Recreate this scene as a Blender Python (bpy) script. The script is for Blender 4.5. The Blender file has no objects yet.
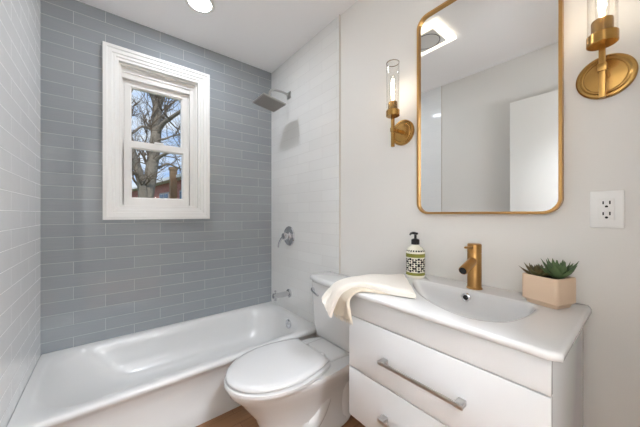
import bpy, bmesh, math, random
from mathutils import Vector, Matrix
PI = math.pi
S = bpy.context.scene
COL = S.collection
H = 1.15            # camera height

# ------------------------------------------------------------------ camera
YAW = math.radians(38.8)
cd = bpy.data.cameras.new('camera'); cam = bpy.data.objects.new('camera', cd); COL.objects.link(cam)
cam.location = (0, 0, H); cam.rotation_euler = (PI/2, 0, -YAW)
cd.sensor_width = 36; cd.lens = 264/640*36; cd.shift_y = 0.0006; cd.clip_start = 0.01
S.camera = cam
FW = (math.sin(YAW), math.cos(YAW)); RT = (math.cos(YAW), -math.sin(YAW))

# ------------------------------------------------------------------ view / world
S.view_settings.view_transform = 'Standard'; S.view_settings.look = 'None'
S.view_settings.gamma = 1; S.view_settings.use_curve_mapping = False
S.view_settings.exposure = 0.2
S.cycles.transparent_max_bounces = 32; S.cycles.max_bounces = 14; S.cycles.diffuse_bounces = 8
E_RECESS, E_FAN, E_SCONCE, E_HALL = 140, 1.7, 15, 205
WORLD_STRENGTH = 1.0
w = bpy.data.worlds.new('sky'); S.world = w; w.use_nodes = True
nt = w.node_tree; nt.nodes.clear()
def NN(nt, t, **k):
    n = nt.nodes.new(t)
    for a, v in k.items():
        if a == 'op': n.operation = v
        elif a.startswith('i_'): n.inputs[a[2:].replace('_', ' ')].default_value = v
        else: setattr(n, a, v)
    return n
tc = NN(nt, 'ShaderNodeTexCoord'); mp = NN(nt, 'ShaderNodeMapping'); mp.inputs['Scale'].default_value = (1, 1, 2.4)
no = NN(nt, 'ShaderNodeTexNoise', i_Scale=5.0, i_Detail=5.0, i_Roughness=0.6)
cr = NN(nt, 'ShaderNodeValToRGB')
cr.color_ramp.elements[0].position = 0.42; cr.color_ramp.elements[0].color = (0.36, 0.53, 0.83, 1)
cr.color_ramp.elements[1].position = 0.62; cr.color_ramp.elements[1].color = (0.80, 0.86, 0.94, 1)
bg = NN(nt, 'ShaderNodeBackground'); bg.inputs['Strength'].default_value = WORLD_STRENGTH
sun = bpy.data.lights.new('sun', 'SUN'); sun.energy = 2.4; sun.angle = .05; sun.color = (1, .96, .9)
so = bpy.data.objects.new('sun', sun); COL.objects.link(so); so.rotation_euler = (math.radians(52), 0, math.radians(-25))
wo = NN(nt, 'ShaderNodeOutputWorld')
nt.links.new(tc.outputs['Generated'], mp.inputs[0]); nt.links.new(mp.outputs[0], no.inputs['Vector'])
nt.links.new(no.outputs[0], cr.inputs[0]); nt.links.new(cr.outputs[0], bg.inputs[0]); nt.links.new(bg.outputs[0], wo.inputs[0])

# ------------------------------------------------------------------ materials
def lin(c):
    return tuple(((v/255)/12.92 if v/255 <= .04045 else ((v/255+.055)/1.055)**2.4) for v in c)
def mat(name, rgb, rough=.5, metal=0, spec=.5, coat=0, bump=None, var=None, trans=0, emit=None, estr=0):
    m = bpy.data.materials.new(name); m.use_nodes = True
    t = m.node_tree; b = t.nodes['Principled BSDF']
    c = lin(rgb)
    b.inputs['Base Color'].default_value = (*c, 1); b.inputs['Roughness'].default_value = rough
    b.inputs['Metallic'].default_value = metal; b.inputs['Specular IOR Level'].default_value = spec
    b.inputs['Coat Weight'].default_value = coat; b.inputs['Coat Roughness'].default_value = .05
    if emit:
        b.inputs['Emission Color'].default_value = (*lin(emit), 1); b.inputs['Emission Strength'].default_value = estr
    g = NN(t, 'ShaderNodeTexCoord')
    if var:   # (scale, other rgb)
        n = NN(t, 'ShaderNodeTexNoise', i_Scale=var[0], i_Detail=3.0)
        mx = NN(t, 'ShaderNodeMix', data_type='RGBA')
        mx.inputs[6].default_value = (*c, 1); mx.inputs[7].default_value = (*lin(var[1]), 1)
        t.links.new(g.outputs['Object'], n.inputs['Vector']); t.links.new(n.outputs[0], mx.inputs[0])
        t.links.new(mx.outputs[2], b.inputs['Base Color'])
    if bump:  # (scale, strength, distance)
        n = NN(t, 'ShaderNodeTexNoise', i_Scale=bump[0], i_Detail=3.0)
        bu = NN(t, 'ShaderNodeBump'); bu.inputs['Strength'].default_value = bump[1]; bu.inputs['Distance'].default_value = bump[2]
        t.links.new(g.outputs['Object'], n.inputs['Vector']); t.links.new(n.outputs[0], bu.inputs['Height'])
        t.links.new(bu.outputs[0], b.inputs['Normal'])
    return m

def tile_mat(name, c1, c2, grout, axis, streak, ox, oz, rough=.08, wave=.6):
    m = bpy.data.materials.new(name); m.use_nodes = True
    t = m.node_tree; b = t.nodes['Principled BSDF']
    g = NN(t, 'ShaderNodeNewGeometry'); sp = NN(t, 'ShaderNodeSeparateXYZ')
    t.links.new(g.outputs['Position'], sp.inputs[0])
    cb = NN(t, 'ShaderNodeCombineXYZ')
    au = NN(t, 'ShaderNodeMath', op='ADD'); au.inputs[1].default_value = ox
    az = NN(t, 'ShaderNodeMath', op='ADD'); az.inputs[1].default_value = oz
    t.links.new(sp.outputs[axis], au.inputs[0]); t.links.new(sp.outputs[2], az.inputs[0])
    t.links.new(au.outputs[0], cb.inputs[0]); t.links.new(az.outputs[0], cb.inputs[1])
    br = NN(t, 'ShaderNodeTexBrick')
    br.offset = .5; br.offset_frequency = 2; br.squash = 1
    br.inputs['Scale'].default_value = 1; br.inputs['Brick Width'].default_value = .31
    br.inputs['Row Height'].default_value = .0778; br.inputs['Mortar Size'].default_value = .0012
    br.inputs['Mortar Smooth'].default_value = .15; br.inputs['Bias'].default_value = 0
    br.inputs['Color1'].default_value = (*lin(c1), 1); br.inputs['Color2'].default_value = (*lin(c2), 1)
    br.inputs['Mortar'].default_value = (*lin(grout), 1)
    t.links.new(cb.outputs[0], br.inputs['Vector'])
    # horizontal streaks inside the glass
    sc = NN(t, 'ShaderNodeMapping'); sc.inputs['Scale'].default_value = (9, 260, 1)
    ns = NN(t, 'ShaderNodeTexNoise', i_Scale=1.0, i_Detail=2.0)
    t.links.new(cb.outputs[0], sc.inputs[0]); t.links.new(sc.outputs[0], ns.inputs['Vector'])
    mr = NN(t, 'ShaderNodeMapRange'); mr.inputs[3].default_value = 1-streak; mr.inputs[4].default_value = 1+streak
    t.links.new(ns.outputs[0], mr.inputs[0])
    mu = NN(t, 'ShaderNodeMix', data_type='RGBA', blend_type='MULTIPLY'); mu.inputs[0].default_value = 1
    t.links.new(br.outputs['Color'], mu.inputs[6]); t.links.new(mr.outputs[0], mu.inputs[7])
    t.links.new(mu.outputs[2], b.inputs['Base Color'])
    rr = NN(t, 'ShaderNodeMapRange'); rr.inputs[3].default_value = rough; rr.inputs[4].default_value = .7
    t.links.new(br.outputs['Fac'], rr.inputs[0]); t.links.new(rr.outputs[0], b.inputs['Roughness'])
    n2 = NN(t, 'ShaderNodeTexNoise', i_Scale=9.0, i_Detail=1.0)
    t.links.new(cb.outputs[0], n2.inputs['Vector'])
    b1 = NN(t, 'ShaderNodeBump'); b1.inputs['Strength'].default_value = wave; b1.inputs['Distance'].default_value = .002
    t.links.new(n2.outputs[0], b1.inputs['Height'])
    b2 = NN(t, 'ShaderNodeBump', invert=True); b2.inputs['Strength'].default_value = .7; b2.inputs['Distance'].default_value = .001
    t.links.new(br.outputs['Fac'], b2.inputs['Height']); t.links.new(b1.outputs[0], b2.inputs['Normal'])
    t.links.new(b2.outputs[0], b.inputs['Normal'])
    b.inputs['Specular IOR Level'].default_value = .55
    return m

def plank_mat():
    m = bpy.data.materials.new('oak_planks'); m.use_nodes = True
    t = m.node_tree; b = t.nodes['Principled BSDF']
    g = NN(t, 'ShaderNodeNewGeometry')
    br = NN(t, 'ShaderNodeTexBrick'); br.offset = .37
    br.inputs['Scale'].default_value = 1; br.inputs['Brick Width'].default_value = .9; br.inputs['Row Height'].default_value = .083
    br.inputs['Mortar Size'].default_value = .0008
    br.inputs['Color1'].default_value = (*lin((152, 112, 78)), 1); br.inputs['Color2'].default_value = (*lin((134, 95, 64)), 1)
    br.inputs['Mortar'].default_value = (*lin((96, 60, 34)), 1)
    t.links.new(g.outputs['Position'], br.inputs['Vector'])
    mp = NN(t, 'ShaderNodeMapping'); mp.inputs['Scale'].default_value = (4, 60, 1)
    n = NN(t, 'ShaderNodeTexNoise', i_Scale=1.0, i_Detail=4.0)
    t.links.new(g.outputs['Position'], mp.inputs[0]); t.links.new(mp.outputs[0], n.inputs['Vector'])
    mr = NN(t, 'ShaderNodeMapRange'); mr.inputs[3].default_value = .7; mr.inputs[4].default_value = 1.25
    t.links.new(n.outputs[0], mr.inputs[0])
    mu = NN(t, 'ShaderNodeMix', data_type='RGBA', blend_type='MULTIPLY'); mu.inputs[0].default_value = 1
    t.links.new(br.outputs['Color'], mu.inputs[6]); t.links.new(mr.outputs[0], mu.inputs[7]); t.links.new(mu.outputs[2], b.inputs['Base Color'])
    b.inputs['Roughness'].default_value = .35
    return m

def brick_mat():
    m = bpy.data.materials.new('red_brick'); m.use_nodes = True
    t = m.node_tree; b = t.nodes['Principled BSDF']
    g = NN(t, 'ShaderNodeTexCoord'); sp = NN(t, 'ShaderNodeSeparateXYZ'); cb = NN(t, 'ShaderNodeCombineXYZ')
    ad = NN(t, 'ShaderNodeMath', op='ADD')
    t.links.new(g.outputs['Object'], sp.inputs[0]); t.links.new(sp.outputs[0], ad.inputs[0]); t.links.new(sp.outputs[1], ad.inputs[1])
    t.links.new(ad.outputs[0], cb.inputs[0]); t.links.new(sp.outputs[2], cb.inputs[1])
    br = NN(t, 'ShaderNodeTexBrick'); br.inputs['Scale'].default_value = 1
    br.inputs['Brick Width'].default_value = .22; br.inputs['Row Height'].default_value = .075; br.inputs['Mortar Size'].default_value = .006
    br.inputs['Color1'].default_value = (*lin((196, 124, 112)), 1); br.inputs['Color2'].default_value = (*lin((172, 100, 90)), 1)
    br.inputs['Mortar'].default_value = (*lin((182, 160, 150)), 1)
    t.links.new(cb.outputs[0], br.inputs['Vector']); t.links.new(br.outputs['Color'], b.inputs['Base Color'])
    b.inputs['Roughness'].default_value = .9
    return m

def thin_glass(name, tint=(1, 1, 1), refl=1.0):
    m = bpy.data.materials.new(name); m.use_nodes = True
    t = m.node_tree; t.nodes.remove(t.nodes['Principled BSDF'])
    o = t.nodes['Material Output']
    tr = NN(t, 'ShaderNodeBsdfTransparent'); tr.inputs[0].default_value = (*tint, 1)
    gl = NN(t, 'ShaderNodeBsdfGlossy'); gl.inputs['Roughness'].default_value = .02
    lw = NN(t, 'ShaderNodeLayerWeight'); fr = NN(t, 'ShaderNodeMath', op='POWER'); fr.inputs[1].default_value = 3.5
    t.links.new(lw.outputs['Facing'], fr.inputs[0])
    ml = NN(t, 'ShaderNodeMath', op='MULTIPLY_ADD'); ml.inputs[1].default_value = .5*refl; ml.inputs[2].default_value = .025*refl
    mx = NN(t, 'ShaderNodeMixShader')
    t.links.new(fr.outputs[0], ml.inputs[0]); t.links.new(ml.outputs[0], mx.inputs[0])
    t.links.new(tr.outputs[0], mx.inputs[1]); t.links.new(gl.outputs[0], mx.inputs[2]); t.links.new(mx.outputs[0], o.inputs[0])
    return m

def label_mat():
    # cream glazed bottle with olive bands and a black floral lattice between them
    m = bpy.data.materials.new('printed_ceramic'); m.use_nodes = True
    t = m.node_tree; b = t.nodes['Principled BSDF']
    g = NN(t, 'ShaderNodeTexCoord'); sp = NN(t, 'ShaderNodeSeparateXYZ'); t.links.new(g.outputs['Object'], sp.inputs[0])
    at = NN(t, 'ShaderNodeMath', op='ARCTAN2'); t.links.new(sp.outputs[1], at.inputs[0]); t.links.new(sp.outputs[0], at.inputs[1])
    def M(op, a, b_=None):
        n = NN(t, 'ShaderNodeMath', op=op)
        for i, v in enumerate((a, b_)):
            if v is None: continue
            if isinstance(v, (int, float)): n.inputs[i].default_value = v
            else: t.links.new(v, n.inputs[i])
        return n.outputs[0]
    u = M('MULTIPLY', at.outputs[0], 7.0)          # repeats around
    v = M('MULTIPLY', M('SUBTRACT', sp.outputs[2], .060), 2*PI/.030)
    # quatrefoil-like pattern: |cos u + cos v| and |cos2u * cos2v|
    p1 = M('ABSOLUTE', M('ADD', M('COSINE', u), M('COSINE', v)))
    p2 = M('ABSOLUTE', M('MULTIPLY', M('SINE', M('MULTIPLY', u, 1.5)), M('SINE', M('MULTIPLY', v, 1.5))))
    k1 = M('LESS_THAN', p1, .28); k2 = M('GREATER_THAN', p2, .5)
    ink = M('MAXIMUM', k1, k2)
    z = sp.outputs[2]
    zone = M('MULTIPLY', M('GREATER_THAN', z, .028), M('LESS_THAN', z, .092))
    ink = M('MULTIPLY', ink, zone)
    band = M('MAXIMUM', M('MULTIPLY', M('GREATER_THAN', z, .013), M('LESS_THAN', z, .026)),
             M('MULTIPLY', M('GREATER_THAN', z, .095), M('LESS_THAN', z, .112)))
    dots = M('MULTIPLY', M('MULTIPLY', M('GREATER_THAN', z, .121), M('LESS_THAN', z, .128)), M('GREATER_THAN', M('SINE', M('MULTIPLY', at.outputs[0], 22)), -.3))
    ink = M('MAXIMUM', ink, dots)
    m1 = NN(t, 'ShaderNodeMix', data_type='RGBA'); m1.inputs[6].default_value = (*lin((232, 228, 212)), 1); m1.inputs[7].default_value = (*lin((140, 140, 62)), 1)
    t.links.new(band, m1.inputs[0])
    m2 = NN(t, 'ShaderNodeMix', data_type='RGBA'); m2.inputs[7].default_value = (*lin((30, 28, 26)), 1)
    t.links.new(m1.outputs[2], m2.inputs[6]); t.links.new(ink, m2.inputs[0]); t.links.new(m2.outputs[2], b.inputs['Base Color'])
    b.inputs['Roughness'].default_value = .2
    return m

M = dict(
 wall=mat('warm_white_paint', (226, 224, 220), .6, bump=(160, .05, .001)),
 hallwall=mat('taupe_hall_paint', (128, 124, 118), .7),
 ceil=mat('ceiling_paint', (246, 246, 247), .8, bump=(120, .05, .001)),
 trim=mat('white_trim_paint', (236, 235, 232), .35),
 sash=mat('white_vinyl', (232, 230, 226), .3),
 floor=plank_mat(),
 blue=tile_mat('blue_grey_glass_tile', (153, 158, 161), (148, 153, 157), (190, 193, 195), 0, .09, .011+.155*1+.31*4, -(H-.142)+.0778*20, .03, .12),
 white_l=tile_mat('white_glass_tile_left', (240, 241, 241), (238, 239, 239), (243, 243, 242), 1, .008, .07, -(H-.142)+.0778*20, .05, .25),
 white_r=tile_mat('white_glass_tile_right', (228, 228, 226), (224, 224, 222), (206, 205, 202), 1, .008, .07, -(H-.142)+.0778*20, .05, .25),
 edge=mat('tile_edge_metal', (206, 199, 190), .35),
 tub=mat('tub_enamel', (214, 214, 213), .3, coat=.15),
 porc=mat('white_porcelain', (214, 214, 213), .12, coat=.4),
 seat=mat('seat_plastic', (216, 216, 216), .15, coat=.3),
 ceramic=mat('sink_ceramic', (215, 215, 215), .15, coat=.3),
 cab=mat('gloss_white_lacquer', (216, 218, 220), .22, coat=.3),
 cabin=mat('cabinet_inside', (70, 68, 66), .8),
 steel=mat('brushed_nickel', (190, 188, 186), .28, metal=1),
 chrome=mat('polished_chrome', (215, 215, 218), .1, metal=1),
 plate=mat('shower_face', (176, 170, 164), .35, metal=.9, bump=(700, .4, .001)),
 brass=mat('aged_brass', (188, 148, 88), .26, metal=1, var=(18, (174, 134, 74)), bump=(220, .05, .0005)),
 brassd=mat('brushed_gold', (184, 142, 88), .36, metal=1, bump=(300, .08, .0005)),
 gold=mat('gold_frame', (190, 148, 92), .35, metal=.9),
 mirror=mat('mirror_silver', (236, 238, 238), .0, metal=1),
 black=mat('black_plastic', (22, 22, 23), .3),
 dark=mat('dark_hollow', (14, 13, 12), .7),
 outlet=mat('outlet_plastic', (238, 238, 236), .3),
 pot=mat('blush_ceramic', (214, 188, 162), .6, bump=(90, .1, .001)),
 soil=mat('dark_soil', (50, 38, 30), .9, bump=(120, 1, .005)),
 leaf=mat('succulent_green', (98, 122, 76), .5, var=(26, (72, 94, 62))),
 leaf2=mat('succulent_red_green', (98, 108, 66), .5, var=(40, (112, 78, 56))),
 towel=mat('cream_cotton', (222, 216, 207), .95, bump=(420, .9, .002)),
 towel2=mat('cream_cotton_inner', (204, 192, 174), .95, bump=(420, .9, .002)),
 label=label_mat(),
 glass=thin_glass('clear_glass', (.985, .985, .98), 1.4),
 pane=thin_glass('window_glass', (.98, .99, .99), .1),
 bark=mat('grey_bark', (168, 158, 144), .95, var=(5, (112, 102, 90)), bump=(14, 1, .05)),
 twig=mat('twig_bark', (112, 98, 84), .95),
 brick=brick_mat(), roof=mat('asphalt_shingle', (120, 116, 112), .9, bump=(20, .5, .02)),
 fascia=mat('white_fascia', (226, 226, 224), .6), winglass=mat('dark_window', (60, 68, 78), .1),
 winframe=mat('grey_window_frame', (168, 160, 156), .6),
 chim=mat('rusty_flue', (160, 116, 84), .9, var=(4, (140, 130, 108))),
 grass=mat('lawn', (92, 110, 62), 1.0, var=(3, (74, 90, 50))),
 recess=mat('recess_lens', (255, 250, 240), .6, emit=(240, 246, 255), estr=E_RECESS),
 fan=mat('fan_lens', (255, 248, 236), .6, emit=(255, 246, 226), estr=E_FAN),
 grille=mat('fan_cover', (226, 225, 222), .5),
 rim=mat('tinted_glass_edge', (150, 138, 120), .15),
 bulb=mat('lit_filament_bulb', (255, 236, 205), .4, emit=(255, 238, 212), estr=E_SCONCE),
 globe=mat('opal_globe', (255, 250, 242), .6, emit=(246, 249, 255), estr=75),
 hall=mat('hall_lens', (255, 250, 242), .6, emit=(241, 247, 255), estr=E_HALL),
)

# ------------------------------------------------------------------ mesh helpers
def obj(name, bm, m, parent=None, smooth=30, loc=None):
    bmesh.ops.recalc_face_normals(bm, faces=bm.faces)
    me = bpy.data.meshes.new(name); bm.to_mesh(me); bm.free()
    for mm in (m if isinstance(m, (list, tuple)) else [m]): me.materials.append(mm)
    if smooth:
        for p in me.polygons: p.use_smooth = True
        try: me.set_sharp_from_angle(angle=math.radians(smooth))
        except Exception: pass
    o = bpy.data.objects.new(name, me); COL.objects.link(o)
    if parent: o.parent = parent
    if loc: o.location = loc
    return o
def tag(o, label=None, cat=None, group=None, kind=None):
    if label: o['label'] = label
    if cat: o['category'] = cat
    if group: o['group'] = group
    if kind: o['kind'] = kind
    return o
def thing(name, loc, label=None, cat=None, group=None, kind=None, rz=0):
    o = bpy.data.objects.new(name, None); COL.objects.link(o); o.location = loc; o.rotation_euler = (0, 0, rz)
    o.empty_display_size = .05
    return tag(o, label, cat, group, kind)
def nb(): return bmesh.new()
def box(bm, x0, x1, y0, y1, z0, z1, bev=0, seg=2, mi=0):
    v = [bm.verts.new(p) for p in ((x0, y0, z0), (x1, y0, z0), (x1, y1, z0), (x0, y1, z0), (x0, y0, z1), (x1, y0, z1), (x1, y1, z1), (x0, y1, z1))]
    fs = [bm.faces.new([v[i] for i in q]) for q in ((3, 2, 1, 0), (4, 5, 6, 7), (0, 1, 5, 4), (1, 2, 6, 5), (2, 3, 7, 6), (3, 0, 4, 7))]
    for f in fs: f.material_index = mi
    if bev:
        es = set(e for f in fs for e in f.edges)
        bmesh.ops.bevel(bm, geom=list(es), offset=bev, segments=seg, affect='EDGES', profile=.5)
    return fs
def loft(bm, rings, cap0=True, cap1=True, closed=True, mi=0):
    R = [[bm.verts.new(p) for p in r] for r in rings]
    n = len(R[0])
    for a, b in zip(R, R[1:]):
        for i in range(n if closed else n-1):
            f = bm.faces.new((a[i], a[(i+1) % n], b[(i+1) % n], b[i])); f.material_index = mi
    if cap0: bm.faces.new(R[0][::-1]).material_index = mi
    if cap1: bm.faces.new(R[-1]).material_index = mi
    return R
def lathe(bm, prof, c=(0, 0, 0), axis='z', n=40, cap0=True, cap1=True):
    rings = []
    for r, h in prof:
        ring = []
        for i in range(n):
            a = 2*PI*i/n; p, q = r*math.cos(a), r*math.sin(a)
            if axis == 'z': v = (p, q, h)
            elif axis == 'x': v = (h, p, q)
            else: v = (p, h, q)
            ring.append((c[0]+v[0], c[1]+v[1], c[2]+v[2]))
        rings.append(ring)
    return loft(bm, rings, cap0, cap1)
def tube(bm, pts, rad, n=14, caps=True, square=False):
    pts = [Vector(p) for p in pts]; rs = rad if isinstance(rad, (list, tuple)) else [rad]*len(pts)
    rings = []; up = None
    for i, p in enumerate(pts):
        d = (pts[min(i+1, len(pts)-1)]-pts[max(i-1, 0)]).normalized()
        if up is None:
            up = Vector((0, 0, 1)) if abs(d.z) < .9 else Vector((0, 1, 0))
        s = d.cross(up).normalized(); u = s.cross(d).normalized(); up = u
        rings.append([p+(s*math.cos(2*PI*k/n+(PI/4 if square else 0))+u*math.sin(2*PI*k/n+(PI/4 if square else 0)))*rs[i] for k in range(n)])
    return loft(bm, rings, caps, caps)
def rrect(x0, x1, y0, y1, r, seg=6):
    pts = []
    for cx, cy, a0 in ((x1-r, y1-r, 0), (x0+r, y1-r, 90), (x0+r, y0+r, 180), (x1-r, y0+r, 270)):
        for k in range(seg+1):
            a = math.radians(a0+90*k/seg); pts.append((cx+r*math.cos(a), cy+r*math.sin(a)))
    return pts
def rayring(c, poly, angs):
    """point of the closed outline poly in each direction from c"""
    out = []
    for a in angs:
        dx, dy = math.cos(a), math.sin(a); best = None
        for i in range(len(poly)):
            x1, y1 = poly[i][0]-c[0], poly[i][1]-c[1]; x2, y2 = poly[(i+1) % len(poly)][0]-c[0], poly[(i+1) % len(poly)][1]-c[1]
            ex, ey = x2-x1, y2-y1; den = dx*ey-dy*ex
            if abs(den) < 1e-12: continue
            t = (x1*ey-y1*ex)/den; s = (x1*dy-y1*dx)/den
            if t > 0 and -1e-9 <= s <= 1+1e-9: best = t if best is None else max(best, t)
        out.append((c[0]+dx*best, c[1]+dy*best))
    return out
def smooth_poly(pts, n=8):
    """closed Catmull-Rom"""
    out = []; N = len(pts)
    for i in range(N):
        p0, p1, p2, p3 = (Vector(pts[(i+k) % N]) for k in (-1, 0, 1, 2))
        for k in range(n):
            t = k/n
            out.append(tuple(.5*((2*p1)+(-p0+p2)*t+(2*p0-5*p1+4*p2-p3)*t*t+(-p0+3*p1-3*p2+p3)*t**3)))
    return out
def spline(pts, n=8):
    out = []; N = len(pts)
    for i in range(N-1):
        p0, p1, p2, p3 = (Vector(pts[min(max(i+k, 0), N-1)]) for k in (-1, 0, 1, 2))
        for k in range(n):
            t = k/n
            out.append(.5*((2*p1)+(-p0+p2)*t+(2*p0-5*p1+4*p2-p3)*t*t+(-p0+3*p1-3*p2+p3)*t**3))
    out.append(Vector(pts[-1])); return out
def frame_y(bm, x0, x1, z0, z1, prof):
    """rectangular moulding in a plane of constant y: prof = [(inset, y)]"""
    rings = [[(x0+i, y, z0+i), (x1-i, y, z0+i), (x1-i, y, z1-i), (x0+i, y, z1-i)] for i, y in prof]
    loft(bm, rings, False, False)
def struct(name, bm, m, parent=None, smooth=30):
    o = obj(name, bm, m, parent, smooth)
    if parent is None: o['kind'] = 'structure'
    return o

# ------------------------------------------------------------------ room dimensions
XR, XL, YB, YF = 1.216, -.308, 2.237, -.12
TILE_END = 1.297
ZC = H+1.333
YH = -1.5           # far end of the hallway behind the doorway
# ------------------------------------------------------------------ structure
bm = nb(); box(bm, XL-.3, XR+.3, YH-.1, YB+.15, -.1, 0); struct('floor', bm, M['floor'])
bm = nb(); box(bm, XL-.3, XR+.3, YH-.1, YB+.15, ZC, ZC+.1); struct('ceiling', bm, M['ceil'])
bm = nb(); box(bm, XR, XR+.1, YH, YB+.15, 0, ZC); struct('wall_right', bm, M['wall'])
bm = nb(); box(bm, XL-.1-.008, XL-.008, YH, YB+.15, 0, ZC); struct('wall_left', bm, M['wall'])
# tile claddings of the tub alcove
bm = nb(); box(bm, XR-.008, XR+.001, TILE_END, YB, 0, ZC); struct('wall_right_tile', bm, M['white_r'])
bm = nb(); box(bm, XL-.009, XL, TILE_END+.055, YB, 0, ZC); struct('wall_left_tile', bm, M['white_l'])
bm = nb(); box(bm, XR-.0095, XR, TILE_END-.004, TILE_END, 0, ZC); struct('trim_1', bm, M['edge'])
bm = nb(); box(bm, XL-.008, XL+.0015, TILE_END+.051, TILE_END+.055, 0, ZC); struct('trim_2', bm, M['edge'])
# window wall with an opening
wx0, wx1, wz0, wz1 = .059, .556, 1.196, 2.186; wo_ = .008
bm = nb(); o = [(XL-.108, -.0), (XR+.1, 0), (XR+.1, ZC), (XL-.108, ZC)]; i_ = [(wx0-wo_, wz0-wo_), (wx1+wo_, wz0-wo_), (wx1+wo_, wz1+wo_), (wx0-wo_, wz1+wo_)]
rings = [[(x, YB+.14, z) for x, z in o], [(x, YB, z) for x, z in o], [(x, YB, z) for x, z in i_], [(x, YB+.14, z) for x, z in i_]]
R = loft(bm, rings, False, False)
for k in range(4): bm.faces.new((R[3][k], R[3][(k+1) % 4], R[0][(k+1) % 4], R[0][k]))
struct('wall_back', bm, M['blue'], smooth=0)
# front wall with the doorway the picture is taken from
bm = nb(); dx0, dx1, dz = -.20, .60, 2.085
box(bm, XL-.1, dx0, YF-.12, YF, 0, ZC); box(bm, dx1, XR, YF-.12, YF, 0, ZC); box(bm, dx0, dx1, YF-.12, YF, dz, ZC)
struct('wall_front', bm, M['wall'])
bm = nb(); box(bm, XL-.1, XR, YH-.1, YH, 0, ZC); struct('wall_hallway', bm, M['hallwall'])
bm = nb()
for a, b_ in ((dx0-.06, dx0+.004), (dx1-.004, dx1+.06)): box(bm, a, b_, YF, YF+.014, 0, dz+.06, .003)
box(bm, dx0+.004, dx1-.004, YF, YF+.014, dz-.004, dz+.06, .003)
struct('trim_3', bm, M['trim'])
bm = nb(); box(bm, XL-.008, XL+.008, YF+.02, TILE_END-.01, 0, .12, .003); struct('baseboard_left', bm, M['trim'])
bm = nb(); box(bm, XR-.014, XR, YF+.001, TILE_END-.01, 0, .12, .003); struct('baseboard_right', bm, M['trim'])

# door leaf, opened back near the left wall (seen in the mirror)
d = thing('door_1', (-.20, -.08, 0), kind='structure')
bm = nb(); box(bm, -.036, 0, 0, .80, .012, 2.07, .002); obj('door_leaf', bm, M['trim'], d)
bm = nb(); lathe(bm, [(.028, 0), (.028, .006), (.011, .010), (.011, .02), (.024, .028), (.026, .038), (.020, .046), (.004, .049)], (0, .69, .95), 'x'); obj('door_knob', bm, M['brass'], d)

# ------------------------------------------------------------------ window
win = thing('window_1', (0, 0, 0), kind='structure')
bm = nb()
y = YB
frame_y(bm, -.026, .641, 1.111, 2.271, [(0, y), (0, y-.022), (.020, y-.024), (.024, y-.019), (.046, y-.018), (.050, y-.012), (.066, y-.011), (.070, y-.005), (.085, y-.004), (.085, y-.001)])
obj('window_frame', bm, M['trim'], win, 20)
bm = nb()
frame_y(bm, wx0, wx1, wz0, wz1, [(0, y-.0012), (0, y+.028), (.010, y+.030), (.012, y+.046), (.020, y+.048), (.022, y+.139), (0, y+.139)])
# side liners + head, so the sashes sit in channels
box(bm, wx0+.002, .0895, y+.09, y+.138, wz0+.001, wz1-.001); box(bm, .5005, wx1-.002, y+.09, y+.138, wz0+.001, wz1-.001); box(bm, .5105, wx1-.003, y+.056, y+.091, wz0+.002, wz1-.002)
box(bm, wx0+.003, wx1-.003, y+.062, y+.137, 2.1055, wz1-.003); box(bm, wx0+.004, wx1-.004, y+.052, y+.063, 2.140, wz1-.004)
box(bm, wx0+.004, wx1-.004, y+.052, y+.136, wz0+.003, 1.2115)
obj('window_jamb', bm, M['sash'], win, 20)
def sash(name, x0, x1, z0, z1, yy, st, bot, top, t=.034):
    bm = nb()
    gx0, gx1, gz0, gz1 = x0+st, x1-st, z0+bot, z1-top
    rs = []
    for (a, b_, c, e), q in (((x0, x1, z0, z1), yy+t), ((x0, x1, z0, z1), yy), ((gx0-.008, gx1+.008, gz0-.008, gz1+.008), yy), ((gx0-.006, gx1+.006, gz0-.006, gz1+.006), yy+.007), ((gx0, gx1, gz0, gz1), yy+.010), ((gx0, gx1, gz0, gz1), yy+t)):
        rs.append([(a, q, c), (b_, q, c), (b_, q, e), (a, q, e)])
    R = loft(bm, rs, False, False)
    for k in range(4): bm.faces.new((R[-1][k], R[-1][(k+1) % 4], R[0][(k+1) % 4], R[0][k]))
    s_ = obj('sash', bm, M['sash'], win, 20)
    bm = nb(); box(bm, gx0-.004, gx1+.004, yy+.016, yy+.020, gz0-.004, gz1+.004); obj('pane', bm, M['pane'], s_)
    return s_
sash('lower', .088, .502, 1.212, 1.669, y+.055, .046, .056, .052)
sash('upper', .091, .499, 1.640, 2.104, y+.092, .043, .034, .044)
bm = nb(); box(bm, .27, .33, y+.050, y+.078, 1.669, 1.681, .003); obj('sash_lock', bm, M['sash'], win)

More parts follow.
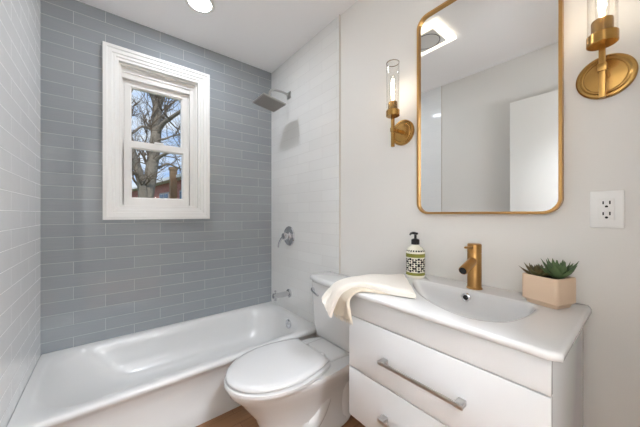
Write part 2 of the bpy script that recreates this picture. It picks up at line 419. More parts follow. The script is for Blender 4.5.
# ------------------------------------------------------------------ bathtub
RZ = H-.826
tub = thing('bathtub', ((XL+XR)/2, 1.84, 0), 'white enamel alcove bathtub below the window with a smooth curved apron', 'bathtub')
tc_ = (.47, 1.86)
X0, X1, Y0, Y1 = XL+.001, XR-.0085, 1.497, YB-.001
NA = 144; angs = [2*PI*k/NA for k in range(NA)]
for cx, cy in ((X0, Y0), (X1, Y0), (X1, Y1), (X0, Y1)):
    a = math.atan2(cy-tc_[1], cx-tc_[0]) % (2*PI); j = min(range(NA), key=lambda k: abs(angs[k]-a)); angs[j] = a
def tr(x0, x1, y0, y1, r, z):
    return [(px, py, z) for px, py in rayring(tc_, rrect(x0, x1, y0, y1, r, 12), angs)]
rings = [tr(X0, X1, Y0+.036, Y1, .004, .0), tr(X0, X1, Y0+.036, Y1, .004, .07), tr(X0, X1, Y0+.046, Y1, .004, .085), tr(X0, X1, Y0+.050, Y1, .004, RZ-.13), tr(X0, X1, Y0+.045, Y1, .004, RZ-.07), tr(X0, X1, Y0+.022, Y1, .004, RZ-.045), tr(X0, X1, Y0+.006, Y1, .004, RZ-.030),
         tr(X0, X1, Y0, Y1, .004, RZ-.018), tr(X0, X1, Y0+.004, Y1, .004, RZ-.006), tr(X0+.002, X1-.002, Y0+.016, Y1-.002, .01, RZ),
         tr(X0+.035, X1-.035, Y0+.040, Y1-.022, .10, RZ), tr(X0+.045, X1-.050, Y0+.055, Y1-.032, .14, RZ-.003), tr(X0+.058, X1-.062, Y0+.070, Y1-.042, .17, RZ-.012), tr(X0+.075, X1-.072, Y0+.083, Y1-.050, .19, RZ-.028),
         tr(X0+.11, X1-.082, Y0+.098, Y1-.060, .20, RZ-.07), tr(X0+.17, X1-.095, Y0+.120, Y1-.075, .20, RZ-.15),
         tr(X0+.24, X1-.115, Y0+.145, Y1-.098, .19, RZ-.22), tr(X0+.30, X1-.15, Y0+.185, Y1-.135, .16, RZ-.255), tr(X0+.38, X1-.21, Y0+.25, Y1-.20, .12, RZ-.265)]
bm = nb(); loft(bm, rings, True, True)
o = obj('tub_shell', bm, M['tub'], tub, 50); o.location = (-tub.location.x, -tub.location.y, 0)
P = lambda o, t: setattr(o, 'location', (-t.location.x, -t.location.y, -t.location.z)) or o   # world-coordinate mesh under an unrotated thing
bm = nb(); lathe(bm, [(.036, .012), (.036, .004), (.030, 0), (.012, -.001), (.010, -.004), (.002, -.004)], (X1-.091, 1.80, RZ-.052), 'x', 32)
P(obj('overflow_plate', bm, M['chrome'], tub), tub)
bm = nb(); lathe(bm, [(.03, 0), (.03, .003), (.02, .005), (.004, .006)], (X1-.26, 1.86, RZ-.266)); P(obj('drain', bm, M['chrome'], tub), tub)

# ------------------------------------------------------------------ shower fittings on the right wall
FX = XR-.008
sh = thing('rain_shower', (FX, 1.92, H+1.01), 'square brushed nickel rain shower head on a wall arm above the bathtub', 'shower head')
bm = nb(); box(bm, FX-.010, FX, 1.892, 1.948, H+.982, H+1.038, .003); P(obj('flange', bm, M['steel'], sh), sh)
bm = nb(); tube(bm, spline([(FX-.008, 1.92, H+1.010), (FX-.07, 1.918, H+1.018), (FX-.15, 1.91, H+1.010), (FX-.19, 1.90, H+.985), (FX-.205, 1.89, H+.93), (FX-.212, 1.885, H+.893)], 6), .009); P(obj('shower_arm', bm, M['steel'], sh), sh)
hd = Vector((.990, 1.870, H+.872))
bm = nb(); box(bm, -.098, .098, -.098, .098, -.006, .006, .002); lathe(bm, [(.022, .005), (.022, .012), (.014, .018), (.014, .028)], (0, 0, 0))
bmesh.ops.transform(bm, matrix=Matrix.Translation(hd) @ Matrix.Rotation(math.radians(9), 4, 'Y'), verts=bm.verts)
hp = P(obj('head_plate', bm, M['steel'], sh), sh)
bm = nb(); box(bm, -.090, .090, -.090, .090, -.0085, -.006)
for i in range(9):
    for j in range(9): lathe(bm, [(.0035, -.0085), (.003, -.0115)], (-.076+.019*i, -.076+.019*j, 0), n=6, cap0=False)
bmesh.ops.transform(bm, matrix=Matrix.Translation(hd) @ Matrix.Rotation(math.radians(9), 4, 'Y'), verts=bm.verts)
obj('nozzle_face', bm, M['plate'], hp)

vz = H-.188
vv = thing('shower_valve', (FX, 1.92, vz), 'round chrome shower valve with lever on the white tile wall', 'shower valve')
bm = nb(); lathe(bm, [(.083, 0), (.083, -.004), (.078, -.010), (.04, -.014), (.036, -.018)], (FX, 1.92, vz), 'x', 48); P(obj('escutcheon', bm, M['chrome'], vv), vv)
bm = nb(); lathe(bm, [(.030, -.014), (.030, -.05), (.026, -.062), (.01, -.066)], (FX, 1.92, vz), 'x', 32)
P(obj('hub', bm, M['chrome'], vv), vv)
bm = nb(); tube(bm, spline([(FX-.052, 1.92, vz), (FX-.062, 1.955, vz-.03), (FX-.066, 1.985, vz-.075), (FX-.066, 1.99, vz-.10)], 5), [.011]*5+[.009]*5+[.007]*6); P(obj('lever', bm, M['chrome'], vv), vv)

sz = H-.676
sp_ = thing('tub_spout', (FX, 1.92, sz), 'chrome tub spout with diverter knob just above the bathtub rim', 'tub spout')
bm = nb(); lathe(bm, [(.036, 0), (.036, -.008), (.030, -.014), (.022, -.016)], (FX, 1.92, sz), 'x', 32); P(obj('escutcheon', bm, M['chrome'], sp_), sp_)
bm = nb(); lathe(bm, [(.022, -.012), (.022, -.10), (.024, -.12), (.024, -.150), (.020, -.154), (.004, -.155)], (FX, 1.92, sz), 'x', 32)
lathe(bm, [(.013, -.038), (.015, -.01)], (FX-.134, 1.92, sz), 'z', 20)
P(obj('spout_body', bm, M['chrome'], sp_), sp_)
bm = nb(); lathe(bm, [(.004, .02), (.004, .034), (.008, .036), (.008, .044), (.003, .046)], (FX-.134, 1.92, sz), 'z', 16); P(obj('diverter_knob', bm, M['chrome'], sp_), sp_)

# ------------------------------------------------------------------ toilet
TY = 1.168
toi = thing('toilet', (.8, TY, 0), 'white two-piece elongated toilet with closed lid between bathtub and vanity', 'toilet')
def egg(ub, uf, w, z, n=56, sq=2.0, back=2.6):
    """ring in plan: ub/uf = back/front distance from the wall, w = half width"""
    uc = ub+(uf-ub)*.42; out = []
    for k in range(n):
        a = 2*PI*k/n; c, s = math.cos(a), math.sin(a)
        if c >= 0: u = uc+(uf-uc)*abs(c)**(2/sq); v = w*math.copysign(abs(s)**(2/sq), s)
        else: u = uc-(uc-ub)*abs(c)**(2/back); v = w*math.copysign(abs(s)**(2/back), s)
        out.append((XR-u, TY+v, z))
    return out
# pedestal and bowl
bm = nb()
loft(bm, [egg(.10, .66, .130, 0, back=3.5), egg(.10, .66, .130, .03, back=3.5), egg(.11, .645, .118, .05, back=3.5), egg(.11, .645, .116, .12, back=3.5), egg(.10, .672, .126, .18, back=3),
          egg(.09, .715, .150, .24), egg(.08, .752, .172, .29), egg(.07, .790, .188, .330), egg(.07, .798, .193, .352), egg(.07, .795, .191, .360), egg(.09, .765, .17, .363)])
# deck the tank stands on
box(bm, XR-.30, XR-.02, TY-.12, TY+.12, .29, .378, .022, 3)
# trapway relief on both sides
for s in (-1, 1):
    tube(bm, spline([(XR-.50, TY+s*.010, .26), (XR-.47, TY+s*.030, .15), (XR-.43, TY+s*.070, .08), (XR-.37, TY+s*.078, .12), (XR-.31, TY+s*.076, .21), (XR-.25, TY+s*.074, .25), (XR-.19, TY+s*.070, .20), (XR-.17, TY+s*.07, .02)], 8), .055, 18)
P(obj('bowl', bm, M['porc'], toi, 60), toi)
def lidring(x_h, tip, w, z, wh, n=30):
    """half-egg with a straight hinge edge"""
    pts = []
    L = x_h-tip
    for k in range(n+1):
        a = -PI/2+PI*k/n      # round the front
        pts.append((tip+L*.56-L*.56*math.cos(a), TY+w*math.sin(a), z))
    # towards the hinge the sides close in gently
    for k in range(1, 9):
        f = k/8; pts.append((tip+L*.56+L*.44*f, TY+(w-(w-wh)*f**1.8), z))
    for k in range(8, 0, -1):
        f = k/8; pts.append((tip+L*.56+L*.44*f, TY-(w-(w-wh)*f**1.8), z))
    return pts
tipx, hx = XR-.810, XR-.338
bm = nb(); loft(bm, [lidring(hx+.01, tipx+.008, .188, .365, .135), lidring(hx+.01, tipx, .202, .371, .150), lidring(hx+.01, tipx, .202, .384, .150), lidring(hx+.01, tipx+.004, .195, .389, .138)])
P(obj('seat', bm, M['seat'], toi, 40), toi)
bm = nb(); loft(bm, [lidring(hx, tipx+.012, .190, .393, .144), lidring(hx, tipx+.007, .196, .397, .148), lidring(hx, tipx+.007, .196, .403, .148), lidring(hx, tipx+.013, .190, .411, .143), lidring(hx-.005, tipx+.03, .165, .4155, .118), lidring(hx-.02, tipx+.09, .11, .4175, .08)])
P(obj('lid', bm, M['seat'], toi, 50), toi)
for s in (-1, 1):
    bm = nb(); box(bm, hx-.012, hx+.028, TY+s*.075-.016, TY+s*.075+.016, .365, .405, .006, 3); P(obj('hinge', bm, M['seat'], toi), toi)
# tank
bm = nb()
def rr3(u0, u1, w, z, r): return [(XR-a, TY+b_, z) for a, b_ in rrect(u0, u1, -w, w, r, 6)]
loft(bm, [rr3(.05, .175, .165, .379, .05), rr3(.03, .185, .185, .395, .05), rr3(.022, .192, .197, .45, .05), rr3(.018, .198, .208, .60, .05), rr3(.016, .200, .213, .718, .05)])
P(obj('tank', bm, M['porc'], toi, 50), toi)
bm = nb()
def lr(u0, u1, w, z, b_=.03):
    pts = []
    for k in range(33):     # bowed front
        f = -1+2*k/32; pts.append((u1-b_*abs(f)**2.6, w*f))
    pts += [(u0, w), (u0, 0), (u0, -w)]
    return [(XR-u, TY+v, z) for u, v in pts]
loft(bm, [lr(.012, .205, .214, .718), lr(.008, .213, .222, .724), lr(.008, .215, .224, .742), lr(.012, .209, .218, .751), lr(.03, .19, .20, .754)])
P(obj('tank_lid', bm, M['porc'], toi, 50), toi)
bm = nb(); lathe(bm, [(.016, 0), (.016, -.01), (.010, -.014), (.004, -.015)], (XR-.197, TY+.165, .668), 'x', 20)
tube(bm, [(XR-.208, TY+.165, .668), (XR-.216, TY+.135, .662), (XR-.220, TY+.09, .652)], [.007, .006, .007], 10)
P(obj('flush_lever', bm, M['chrome'], toi), toi)
bm = nb(); lathe(bm, [(.009, 0), (.009, -.006), (.004, -.009)], (XR-.27, TY-.116, .338), 'y', 12); P(obj('side_bolt', bm, M['black'], toi), toi)

# ------------------------------------------------------------------ vanity cabinet
D = H-.295                      # deck height
vx, vy0, vy1, vb = .750, .132, .748, .355
ct_th = .020
van = thing('vanity_cabinet', (vx, (vy0+vy1)/2, vb), 'gloss white wall-hung vanity cabinet with two drawers under the sink', 'cabinet')
cz = D-ct_th
z1, z2 = .750, .547
bm = nb()
box(bm, vx+.016, XR-.015, vy0, vy0+.016, vb, cz-.001, .001); box(bm, vx+.016, XR-.015, vy1-.016, vy1, vb, cz-.001, .001)
box(bm, vx+.016, XR-.015, vy0+.016, vy1-.016, vb, vb+.016); box(bm, XR-.03, XR-.015, vy0+.016, vy1-.016, vb+.016, cz-.12)
P(obj('carcass', bm, M['cab'], van), van)
bm = nb(); box(bm, vx, vx+.016, vy0, vy1, z1+.002, cz-.001, .0012); P(obj('front_rail', bm, M['cab'], van), van)
bm = nb(); box(bm, vx+.016, vx+.02, vy0+.016, vy1-.016, vb+.016, cz-.001); P(obj('inner_backing', bm, M['cabin'], van), van)
for za, zb in ((z2+.002, z1-.002), (vb, z2-.002)):
    bm = nb(); box(bm, vx, vx+.016, vy0, vy1, za, zb, .0015); dr = P(obj('drawer', bm, M['cab'], van), van)
    hz = (za+zb)/2-.006; bm = nb()
    box(bm, vx-.030, vx-.025, .303, .583, hz-.006, hz+.006, .001)
    for yy in (.316, .570): box(bm, vx-.031, vx, yy-.011, yy+.011, hz-.007, hz+.007, .002)
    obj('handle', bm, M['steel'], dr)

# ceramic countertop with moulded basin
sx0, sx1, sy0, sy1 = .733, XR-.001, .112, .763
ct = thing('sink_countertop', ((sx0+sx1)/2, (sy0+sy1)/2, cz), 'white ceramic vanity top with a moulded basin, holding faucet and planter', 'sink')
bc = (.955, .437)
NA2 = 160; an2 = [2*PI*k/NA2 for k in range(NA2)]
for cx, cy in ((sx0, sy0), (sx1, sy0), (sx1, sy1), (sx0, sy1)):
    for rr_ in (-.012, 0, .012):
        a = (math.atan2(cy-bc[1], cx-bc[0])+rr_*2) % (2*PI); j = min(range(NA2), key=lambda k: abs(an2[k]-a)); an2[j] = a
an2.sort()
# basin outline: straight back, sides swinging round to a shallow bowed front
bas = smooth_poly([(1.085, .26), (1.09, .437), (1.085, .625), (1.055, .648), (.985, .610), (.905, .535), (.845, .455), (.808, .37), (.806, .305), (.85, .248), (.93, .225), (1.02, .218), (1.06, .225)], 8)
def br_(f, dx, z):   # basin outline shrunk about a drifting centre
    c = bc; r = rayring(c, bas, an2)
    return [(c[0]+(px-c[0])*f+dx, c[1]+(py-c[1])*f, z) for px, py in r]
def dr_(ins, z, r=.013): return [(px, py, z) for px, py in rayring(bc, rrect(sx0+ins, sx1-min(ins, .002), sy0+ins, sy1-ins, r, 8), an2)]
bm = nb()
loft(bm, [dr_(.004, cz), dr_(0, cz+.003), dr_(0, D-.007), dr_(.002, D-.003), dr_(.006, D-.0005), dr_(.010, D), 
          br_(1.05, 0, D), br_(1.01, 0, D-.0008), br_(.985, .0, D-.005), br_(.95, .004, D-.022), br_(.90, .010, D-.05), br_(.80, .022, D-.08), br_(.62, .035, D-.100), br_(.35, .045, D-.108), br_(.08, .05, D-.110)], False, True)
P(obj('countertop', bm, M['ceramic'], ct, 60), ct)
ox = 1.073
bm = nb(); lathe(bm, [(.0155, .004), (.0155, -.004), (.0125, -.006), (.0095, -.005), (.0095, .0)], (ox-.004, .437, D-.024), 'x', 28, True, False)
og = P(obj('overflow_ring', bm, M['chrome'], ct), ct)
bm = nb(); lathe(bm, [(.0095, 0), (.0094, -.002)], (ox-.004, .437, D-.024), 'x', 24); obj('overflow_hole', bm, M['dark'], og)
bm = nb(); lathe(bm, [(.031, -.001), (.031, .003), (.024, .006), (.003, .007)], (bc[0]+.05, bc[1], D-.110)); P(obj('drain', bm, M['brassd'], ct), ct)

# ------------------------------------------------------------------ faucet
fx, fy = 1.135, .433
fc = thing('faucet', (fx, fy, D), 'brushed gold single-hole faucet standing behind the basin', 'faucet')
bm = nb(); lathe(bm, [(.028, 0), (.028, .004), (.025, .007), (.025, .138), (.0245, .1395)], (0, 0, 0)); lathe(bm, [(.025, .142), (.025, .174), (.022, .177), (.003, .178)], (0, 0, 0)); lathe(bm, [(.0235, .13), (.0235, .15)])
obj('faucet_body', bm, M['brassd'], fc)
bm = nb(); s0, s1 = Vector((-.010, 0, .112)), Vector((-.104, 0, .083)); dirv = (s1-s0).normalized()
tube(bm, [s0, s1-dirv*.002, s1], [.0160, .0160, .0153], 28, True); spo = obj('spout', bm, M['brassd'], fc)
bm = nb(); tube(bm, [s1-dirv*.001, s1+dirv*.0015], [.0130, .0130], 24); obj('aerator', bm, M['dark'], spo)
bm = nb(); tube(bm, [(-.018, 0, .164), (-.084, 0, .168), (-.088, 0, .168)], [.0055, .0045, .003], 14); obj('lever', bm, M['brassd'], fc)

# ------------------------------------------------------------------ soap bottle
sb = thing('soap_dispenser', (1.125, .685, D), 'patterned cream and olive soap bottle with a black pump beside the towel', 'soap dispenser')
bm = nb(); lathe(bm, [(.038, 0), (.042, .004), (.0435, .010), (.0425, .014), (.0425, .114), (.0435, .118), (.040, .126), (.033, .137), (.022, .145), (.017, .150), (.017, .156)], n=48); obj('bottle', bm, M['label'], sb)
bm = nb(); lathe(bm, [(.017, .152), (.0185, .154), (.0185, .174), (.013, .178), (.006, .180), (.0055, .197), (.012, .199), (.012, .207), (.004, .209)], n=28)
tube(bm, [(0, 0, .204), (-.010, .008, .205), (-.017, .013, .203), (-.021, .016, .196)], [.007, .0065, .0055, .004], 12)
obj('pump', bm, M['black'], sb)

# ------------------------------------------------------------------ planter
pl = thing('succulent_planter', (1.12, .205, D), 'blush rectangular planter of green succulents at the sink corner', 'planter', rz=math.radians(-20))
hxp, hyp = .048, .053
bm = nb()
def pr(ins, z, r=.010): return [(a, b_, z) for a, b_ in rrect(-hxp+ins, hxp-ins, -hyp+ins, hyp-ins, r, 5)]
loft(bm, [pr(.010, .001), pr(.007, .010), pr(.000, .017), pr(0, .093), pr(.001, .095), pr(.005, .095), pr(.006, .092), pr(.006, .078)])
obj('pot', bm, M['pot'], pl, 40)
bm = nb(); loft(bm, [pr(.0065, .079), pr(.0065, .086), pr(.02, .090)]); obj('soil', bm, M['soil'], pl)
def rosette(c, n, L, W, seed, m, lean0=70, lean1=18):
    rnd = random.Random(seed); bm = nb()
    for k in range(n):
        f = k/(n-1); az = k*2.39996+rnd.uniform(-.2, .2); el = math.radians(lean1+(lean0-lean1)*f+rnd.uniform(-6, 6)); l = L*(1-.45*f)*rnd.uniform(.88, 1.1); wd = W*(1-.35*f)
        rings = []
        for j in range(7):
            t = j/6; wv = wd*(math.sin(PI*min(1, .12+t*.88))**.8)*(1.0 if t < .6 else (1-t)/.4*.75+.25 if t < 1 else .05)
            wv = max(wv, .0006); bend = el+t*.45
            r_ = sum(math.cos(el+.45*q/6)*l/6 for q in range(j)); h = sum(math.sin(el+.45*q/6)*l/6 for q in range(j))
            th = wv*.38
            ring = []
            for q in range(8):
                a = 2*PI*q/8; sx = math.cos(a)*wv; st = math.sin(a)*th+(.15*abs(math.cos(a)))*wv
                ring.append(Vector((r_-math.sin(bend)*st, sx, h+math.cos(bend)*st)))
            rings.append([Matrix.Rotation(az, 3, 'Z') @ v+Vector(c) for v in ring])
        loft(bm, rings)
    return obj('succulent', bm, m, pl, 60)
rosette((.008, -.024, .088), 26, .082, .0135, 3, M['leaf'], 82, 26)
rosette((-.008, .026, .085), 26, .062, .0118, 5, M['leaf2'], 78, 16)
rosette((.026, .000, .087), 18, .055, .010, 9, M['leaf'], 80, 25)

# ------------------------------------------------------------------ towel
tw = thing('towel', (.80, .72, D), 'cream folded cotton towel draped over the vanity corner beside the toilet', 'towel')
dk = D
def towel_layer(A, B, th, name, m, nseg=10, seed=1, fringe=False):
    """A, B edge polylines (back edge, front edge); cloth of thickness th with rolled edges"""
    a = spline(A, nseg); b = spline(B, nseg); rnd = random.Random(seed); bm = nb(); rings = []
    n = len(a)
    for i in range(n):
        w_ = b[i]-a[i]; tdir = ((a[min(i+1, n-1)]+b[min(i+1, n-1)])-(a[max(i-1, 0)]+b[max(i-1, 0)])).normalized()
        nrm = w_.cross(tdir).normalized()
        if i == 0: pn = nrm
        if nrm.dot(pn) < 0: nrm = -nrm
        pn = nrm
        if i == 0 and nrm.z < 0: nrm = -nrm; pn = nrm
        L = w_.length; tt = min(th, L*.4); e = .5*tt/L
        taper = min(1, (i+1.0)/4)*.35+.65
        ring = []
        K = 12
        for k in range(K+1):       # top side
            f = e+(1-2*e)*k/K; ripple = .0018*math.sin(f*17+i*.25+seed)+.0012*math.sin(f*31-i*.4)
            ring.append(a[i]+w_*f+nrm*(tt*taper+ripple))
        ring.append(b[i]+nrm*tt*.75*taper); ring.append(b[i]+w_*.01/max(L, .05)*0+nrm*tt*.4); ring.append(b[i]+nrm*tt*.12)
        for k in range(K, -1, -1):
            f = e+(1-2*e)*k/K; ring.append(a[i]+w_*f)
        ring.append(a[i]+nrm*tt*.12); ring.append(a[i]+nrm*tt*.4); ring.append(a[i]+nrm*tt*.75*taper)
        rings.append(ring)
    loft(bm, rings)
    return P(obj(name, bm, m, tw, 60), tw)
A = [(1.055, .700, dk+.001), (.98, .742, dk+.001), (.90, .785, dk+.001), (.84, .820, dk-.004), (.778, .845, dk-.022), (.735, .850, dk-.040), (.705, .852, dk-.058)]
B = [(.825, .500, dk+.001), (.795, .570, dk+.002), (.778, .628, dk+.008), (.757, .690, dk+.010), (.720, .748, dk-.018), (.706, .778, dk-.075), (.704, .797, dk-.122)]
towel_layer(A, B, .025, 'top_fold', M['towel'], seed=2)
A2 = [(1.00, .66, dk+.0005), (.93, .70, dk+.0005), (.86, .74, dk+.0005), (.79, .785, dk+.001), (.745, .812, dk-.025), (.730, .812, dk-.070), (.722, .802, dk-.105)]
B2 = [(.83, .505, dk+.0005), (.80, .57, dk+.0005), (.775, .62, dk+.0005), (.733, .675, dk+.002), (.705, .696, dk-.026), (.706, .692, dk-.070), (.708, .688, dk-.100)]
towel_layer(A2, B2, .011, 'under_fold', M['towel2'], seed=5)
bm = nb(); rnd = random.Random(4)
for k in range(26):
    f = k/25; p = Vector(A2[-1])*(1-f)+Vector(B2[-1])*f+Vector((-.006, -.004, .004))
    tube(bm, [p, p+Vector((rnd.uniform(-.002, .002), rnd.uniform(-.002, .002), -.010)), p+Vector((rnd.uniform(-.003, .003), rnd.uniform(-.003, .003), -.018-rnd.random()*.006))], [.0016, .0014, .0006], 5)
P(obj('fringe', bm, M['towel2'], tw), tw)

# ------------------------------------------------------------------ mirror
my0, my1, mz0, mz1 = .181, .717, H-.001, H+.960
mi = thing('wall_mirror', (XR, (my0+my1)/2, mz0), 'large rounded rectangular mirror in a thin gold frame above the sink', 'mirror')
bm = nb()
def mr_(ins, x, r): return [(x, a, b_) for a, b_ in rrect(my0+ins, my1-ins, mz0+ins, mz1-ins, r, 10)]
R = loft(bm, [mr_(0, XR-.001, .055), mr_(0, XR-.027, .055), mr_(.001, XR-.028, .054), mr_(.009, XR-.028, .046), mr_(.010, XR-.027, .045), mr_(.010, XR-.012, .045)], False, False)
P(obj('mirror_frame', bm, M['gold'], mi, 30), mi)
bm = nb(); loft(bm, [mr_(.008, XR-.004, .046), mr_(.008, XR-.016, .046)]); P(obj('mirror_glass', bm, M['mirror'], mi, 30), mi)

# ------------------------------------------------------------------ sconces
def sconce(y_, label):
    z = H+.428; t = thing('wall_sconce', (XR, y_, z), label, 'wall light', 'brass and glass sconces beside the mirror')
    bm = nb(); lathe(bm, [(.0665, 0), (.0665, -.008), (.063, -.012), (.057, -.013), (.052, -.010), (.049, -.010), (.046, -.012), (.018, -.0145), (.003, -.015)], (0, 0, 0), 'x', 64); obj('backplate', bm, M['brass'], t, 25)
    bm = nb(); box(bm, -.088, -.012, -.007, .007, -.007, .007, .001); lathe(bm, [(.012, -.012), (.012, -.02)], (0, 0, 0), 'x', 24); obj('arm', bm, M['brass'], t)
    bm = nb(); box(bm, -.097, -.083, -.007, .007, -.088, .070, .0012); box(bm, -.0995, -.0805, -.0095, .0095, -.012, .010, .001); obj('stem', bm, M['brass'], t)
    c = (-.09, 0, 0)
    bm = nb(); lathe(bm, [(.031, .066), (.0335, .068), (.0335, .094), (.032, .096), (.0235, .096), (.0235, .134), (.0225, .137), (.018, .137), (.018, .13), (.003, .13)], c, 'z', 48); obj('socket_cup', bm, M['brass'], t, 25)
    bm = nb(); lathe(bm, [(.0318, .0965), (.0318, .336), (.0302, .336), (.0302, .0965)], c, 'z', 48, False, False); gs = obj('glass_shade', bm, M['glass'], t)
    bm = nb(); lathe(bm, [(.0324, .334), (.0324, .3375), (.0298, .3375), (.0298, .334)], c, 'z', 48, False, False); obj('glass_rim', bm, M['rim'], gs)
    # tubular lamp: clear envelope with lit filaments
    bm = nb(); lathe(bm, [(.012, .131), (.0135, .15), (.0150, .17), (.0150, .255), (.012, .27), (.003, .277)], c, 'z', 28); bu = obj('bulb', bm, M['glass'], t)
    bm = nb()
    for k in range(4):
        a = k*PI/2+.4; tube(bm, [(c[0]+.004*math.cos(a), .004*math.sin(a), .150), (c[0]+.0075*math.cos(a), .0075*math.sin(a), .20), (c[0]+.004*math.cos(a), .004*math.sin(a), .255)], .0016, 6)
    lathe(bm, [(.004, .135), (.003, .16)], c, 'z', 8)
    obj('filament', bm, M['bulb'], bu)
    return t
sconce(.8116, 'brass wall sconce with clear glass tube between shower wall and mirror')
sconce(.0845, 'brass wall sconce with round backplate above the power outlet')
# the light the filaments give
for y_ in (.8116, .0845):
    L = bpy.data.lights.new('sconce_glow', 'POINT'); L.energy = .14; L.shadow_soft_size = .012; L.color = (1, .93, .84)
    o = bpy.data.objects.new('sconce_glow', L); COL.objects.link(o); o.location = (XR-.09, y_, H+.433+.205)

# ------------------------------------------------------------------ outlet
ot = thing('power_outlet', (XR, .0815, H+.014), 'white double power outlet on the wall below the right sconce', 'outlet')
bm = nb(); box(bm, -.006, 0, -.0365, .0365, -.058, .058, .0025, 2); obj('cover_plate', bm, M['outlet'], ot)
bm = nb(); box(bm, -.009, -.004, -.0168, .0168, -.0335, .0335, .001); rc = obj('receptacle', bm, M['outlet'], ot)
bm = nb()
for zc in (.017, -.017):
    box(bm, -.0093, -.0085, -.0088, -.0055, zc-.001, zc+.0095); box(bm, -.0093, -.0085, .0055, .0086, zc-.001, zc+.0085)
    lathe(bm, [(.0036, -.0085), (.0036, -.0093)], (0, 0, zc-.0082), 'x', 12)
obj('slots', bm, M['dark'], rc)
bm = nb(); box(bm, -.0105, -.0085, -.008, .008, -.0062, -.0006, .0004); box(bm, -.0105, -.0085, -.008, .008, .0006, .0062, .0004); obj('test_button', bm, M['outlet'], rc)
for zc in (.049, -.049):
    bm = nb(); lathe(bm, [(.003, -.005), (.003, -.0068), (.001, -.007)], (0, 0, zc), 'x', 12); obj('screw', bm, M['outlet'], ot)

# ------------------------------------------------------------------ ceiling lights
rl = thing('recessed_light', (.455, 1.775, ZC), 'round recessed ceiling light over the bathtub', 'ceiling light')
bm = nb(); lathe(bm, [(.088, 0), (.088, -.003), (.082, -.006), (.066, -.006), (.064, -.002), (.064, 0)], n=48, cap0=False, cap1=False); obj('trim_ring', bm, M['trim'], rl)
bm = nb(); lathe(bm, [(.064, -.001), (.062, -.004), (.01, -.0045)], n=48); obj('lens', bm, M['recess'], rl)
fl = thing('exhaust_fan_light', (.515, 1.05, ZC), 'square glowing ceiling fan light with a round grille, seen in the mirror', 'ceiling fan')
bm = nb(); box(bm, -.14, .14, -.14, .14, -.006, 0, .002); obj('housing', bm, M['trim'], fl)
bm = nb(); box(bm, -.15, .15, -.15, .15, -.0225, -.006, .003); obj('light_panel', bm, M['fan'], fl)
bm = nb(); box(bm, -.098, .098, -.098, .098, -.030, -.022, .002); cv = obj('fan_cover', bm, M['grille'], fl)
bm = nb(); lathe(bm, [(.090, -.030), (.090, -.0315), (.086, -.0315), (.086, -.030)], n=48, cap0=False, cap1=False); obj('grille_gap', bm, M['dark'], cv)
hl = thing('hallway_light', (.3, -.85, ZC), 'round ceiling light in the hallway behind the doorway', 'ceiling light')  # added fill, never in view: soft light from the camera side
bm = nb(); lathe(bm, [(.16, 0), (.16, -.03), (.14, -.05), (.01, -.055)], n=40); obj('lens', bm, M['hall'], hl)

hg = thing('globe_wall_lamp', (.76, YH, 1.35), 'round opal globe lamp on the far hallway wall', 'wall light')  # added out-of-view fill, low enough to reach the bathroom ceiling through the doorway
bm = nb(); lathe(bm, [(.06, 0), (.06, .015), (.02, .02), (.02, .05)], (0, 0, 0), 'y', 32); obj('mount', bm, M['steel'], hg)
bm = nb(); lathe(bm, [(max(.002, .13*math.sin(PI*k/16)), .17-.13*math.cos(PI*k/16)) for k in range(17)], (0, 0, 0), 'y', 32); obj('globe', bm, M['globe'], hg)

# ------------------------------------------------------------------ outside the window
bm = nb(); box(bm, -30, 40, YB+.3, 60, -.9, -.7); tag(struct('ground', bm, M['grass'], smooth=0), kind='structure')
def Q(px, py, s):   # a point seen in direction (px, py) at forward distance s
    t = (px-320)/264
    return Vector(((FW[0]+t*RT[0])*s, (FW[1]+t*RT[1])*s, H+(214-py)/264*s))
tree = thing('bare_tree', tuple(Q(146, 258, 8)[:2])+(-.7,), 'large leafless grey tree with spreading branches outside the window', 'tree')
tbm = nb(); wbm = nb(); rnd = random.Random(11)
def twigs(p, d, L, r, depth):
    pts = [p]; cur = p.copy(); dd = d.normalized()
    n = 4
    for k in range(n):
        dd = (dd+Vector((rnd.uniform(-.35, .35), rnd.uniform(-.35, .35), rnd.uniform(-.18, .32)))).normalized(); cur = cur+dd*L/n; pts.append(cur.copy())
    tube(wbm, pts, [r*(1-.7*k/n) for k in range(n+1)], 5)
    if depth > 0:
        for k in range(1, n+1):
            for _ in range(1 if rnd.random() < .7 else 2):
                q = pts[k]; nd = (dd+Vector((rnd.uniform(-1, 1), rnd.uniform(-1, 1), rnd.uniform(-.6, .9)))).normalized()
                twigs(q, nd, L*rnd.uniform(.5, .75), r*.5, depth-1)
def limb(ctrl, r0, r1, tw_n=6, tl=1.0):
    pts = spline([Q(*c) for c in ctrl], 6); n = len(pts)
    tube(tbm, pts, [r0+(r1-r0)*i/(n-1) for i in range(n)], 12)
    for k in range(tw_n):
        i = rnd.randrange(n//4, n); d = pts[min(i+1, n-1)]-pts[max(i-1, 0)]
        nd = (d.normalized()+Vector((rnd.uniform(-1, 1), rnd.uniform(-1, 1), rnd.uniform(-.5, .9)))).normalized()
        twigs(pts[i], nd, tl*rnd.uniform(.6, 1.2), max(.012, min(.03, (r0+(r1-r0)*i/n)*.4)), 2)
    twigs(pts[-1], pts[-1]-pts[-2], tl, r1, 2)
limb([(145, 262, 8), (145, 225, 8), (147, 198, 8), (150, 180, 8), (153, 160, 8), (155, 145, 8), (156.5, 128, 8), (157, 112, 8), (158, 100, 8)], .20, .115, 6, .9)
limb([(145, 232, 8), (144, 205, 7.9), (142, 185, 7.8), (138, 170, 7.7), (134, 157, 7.6), (129, 138, 7.5), (126, 110, 7.4), (128, 80, 7.4)], .15, .06, 16, .9)
limb([(157, 116, 8), (154, 100, 7.9), (148, 88, 7.7), (140, 76, 7.4), (134, 60, 7.2)], .085, .035, 8)
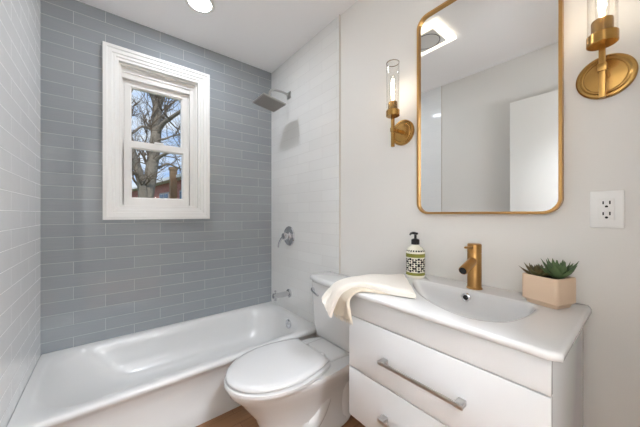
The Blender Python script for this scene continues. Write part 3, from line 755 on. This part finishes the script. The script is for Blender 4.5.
limb([(158, 106, 8), (159, 94, 8.1), (157, 80, 8.3), (160, 60, 8.5)], .095, .04, 6)
limb([(158, 108, 8), (163, 96, 8.2), (166, 84, 8.4), (172, 64, 8.7)], .085, .035, 6)
limb([(157, 134, 8), (163, 124, 7.8), (171, 118, 7.5), (181, 111, 7.2), (195, 100, 6.9)], .075, .035, 8)
limb([(163, 118, 8.1), (168, 108, 8.4), (176, 100, 8.7), (188, 90, 9)], .045, .02, 6)
limb([(154, 163, 8), (160, 157, 7.9), (168, 153, 7.7), (180, 150, 7.5), (195, 148, 7.3)], .055, .025, 8)
limb([(152, 168, 8), (160, 167, 8.2), (168, 164, 8.4), (178, 168, 8.6), (190, 172, 8.8)], .045, .02, 6)
limb([(155, 133, 8), (149, 128, 7.9), (141, 127, 7.7), (132, 134, 7.5), (122, 142, 7.3)], .045, .02, 8)
limb([(156, 140, 8), (165, 139, 7.9), (173, 136, 8), (188, 134, 8)], .035, .015, 7)
limb([(151, 172, 8), (145, 160, 8.2), (143, 150, 8.4), (146, 140, 8.6)], .05, .02, 6)
P(obj('trunk', tbm, M['bark'], tree, 60), tree); P(obj('twigs', wbm, M['twig'], tree, 0), tree)

hs = thing('brick_house', (3.2, 9.5, -.7), 'red brick house with pale fascia beyond the bare tree', 'house', rz=math.radians(8))
eh = 3.55
bm = nb(); box(bm, 0, 7, 0, 15, 0, eh-.1); obj('wall', bm, M['brick'], hs, 0)
bm = nb()
v = [bm.verts.new(p) for p in ((-.4, -.4, eh), (7.4, -.4, eh), (7.4, 15.4, eh), (-.4, 15.4, eh), (3.5, 3, eh+1.0), (3.5, 12, eh+1.0))]
for q in ((0, 1, 4), (1, 2, 5, 4), (2, 3, 5), (3, 0, 4, 5), (3, 2, 1, 0)): bm.faces.new([v[i] for i in q])
obj('roof', bm, M['roof'], hs, 0)
bm = nb(); box(bm, -.42, 7.42, -.42, 15.42, eh-.13, eh-.002); obj('fascia', bm, M['fascia'], hs, 0)
for yy in (2.6, 5.6, 8.6, 11.6):
    bm = nb(); box(bm, -.05, .02, yy, yy+1.5, 2.0, 2.95); f_ = obj('window', bm, M['winframe'], hs, 0)
    for k in (0, 1):
        bm = nb(); box(bm, -.06, -.04, yy+.08+k*.71, yy+.08+k*.71+.63, 2.08, 2.87); obj('pane', bm, M['winglass'], f_, 0)
pc = Q(173.3, 200, 11.5)
ch = thing('brick_chimney', (pc.x, pc.y, -.7), 'narrow rusty brick chimney stack standing in front of the brick house', 'chimney')
bm = nb(); box(bm, -.13, .13, -.13, .13, 0, 3.75); obj('stack', bm, M['chim'], ch, 0)
bm = nb(); box(bm, -.16, .16, -.16, .16, 3.75, 3.87); obj('cap', bm, M['chim'], ch, 0)
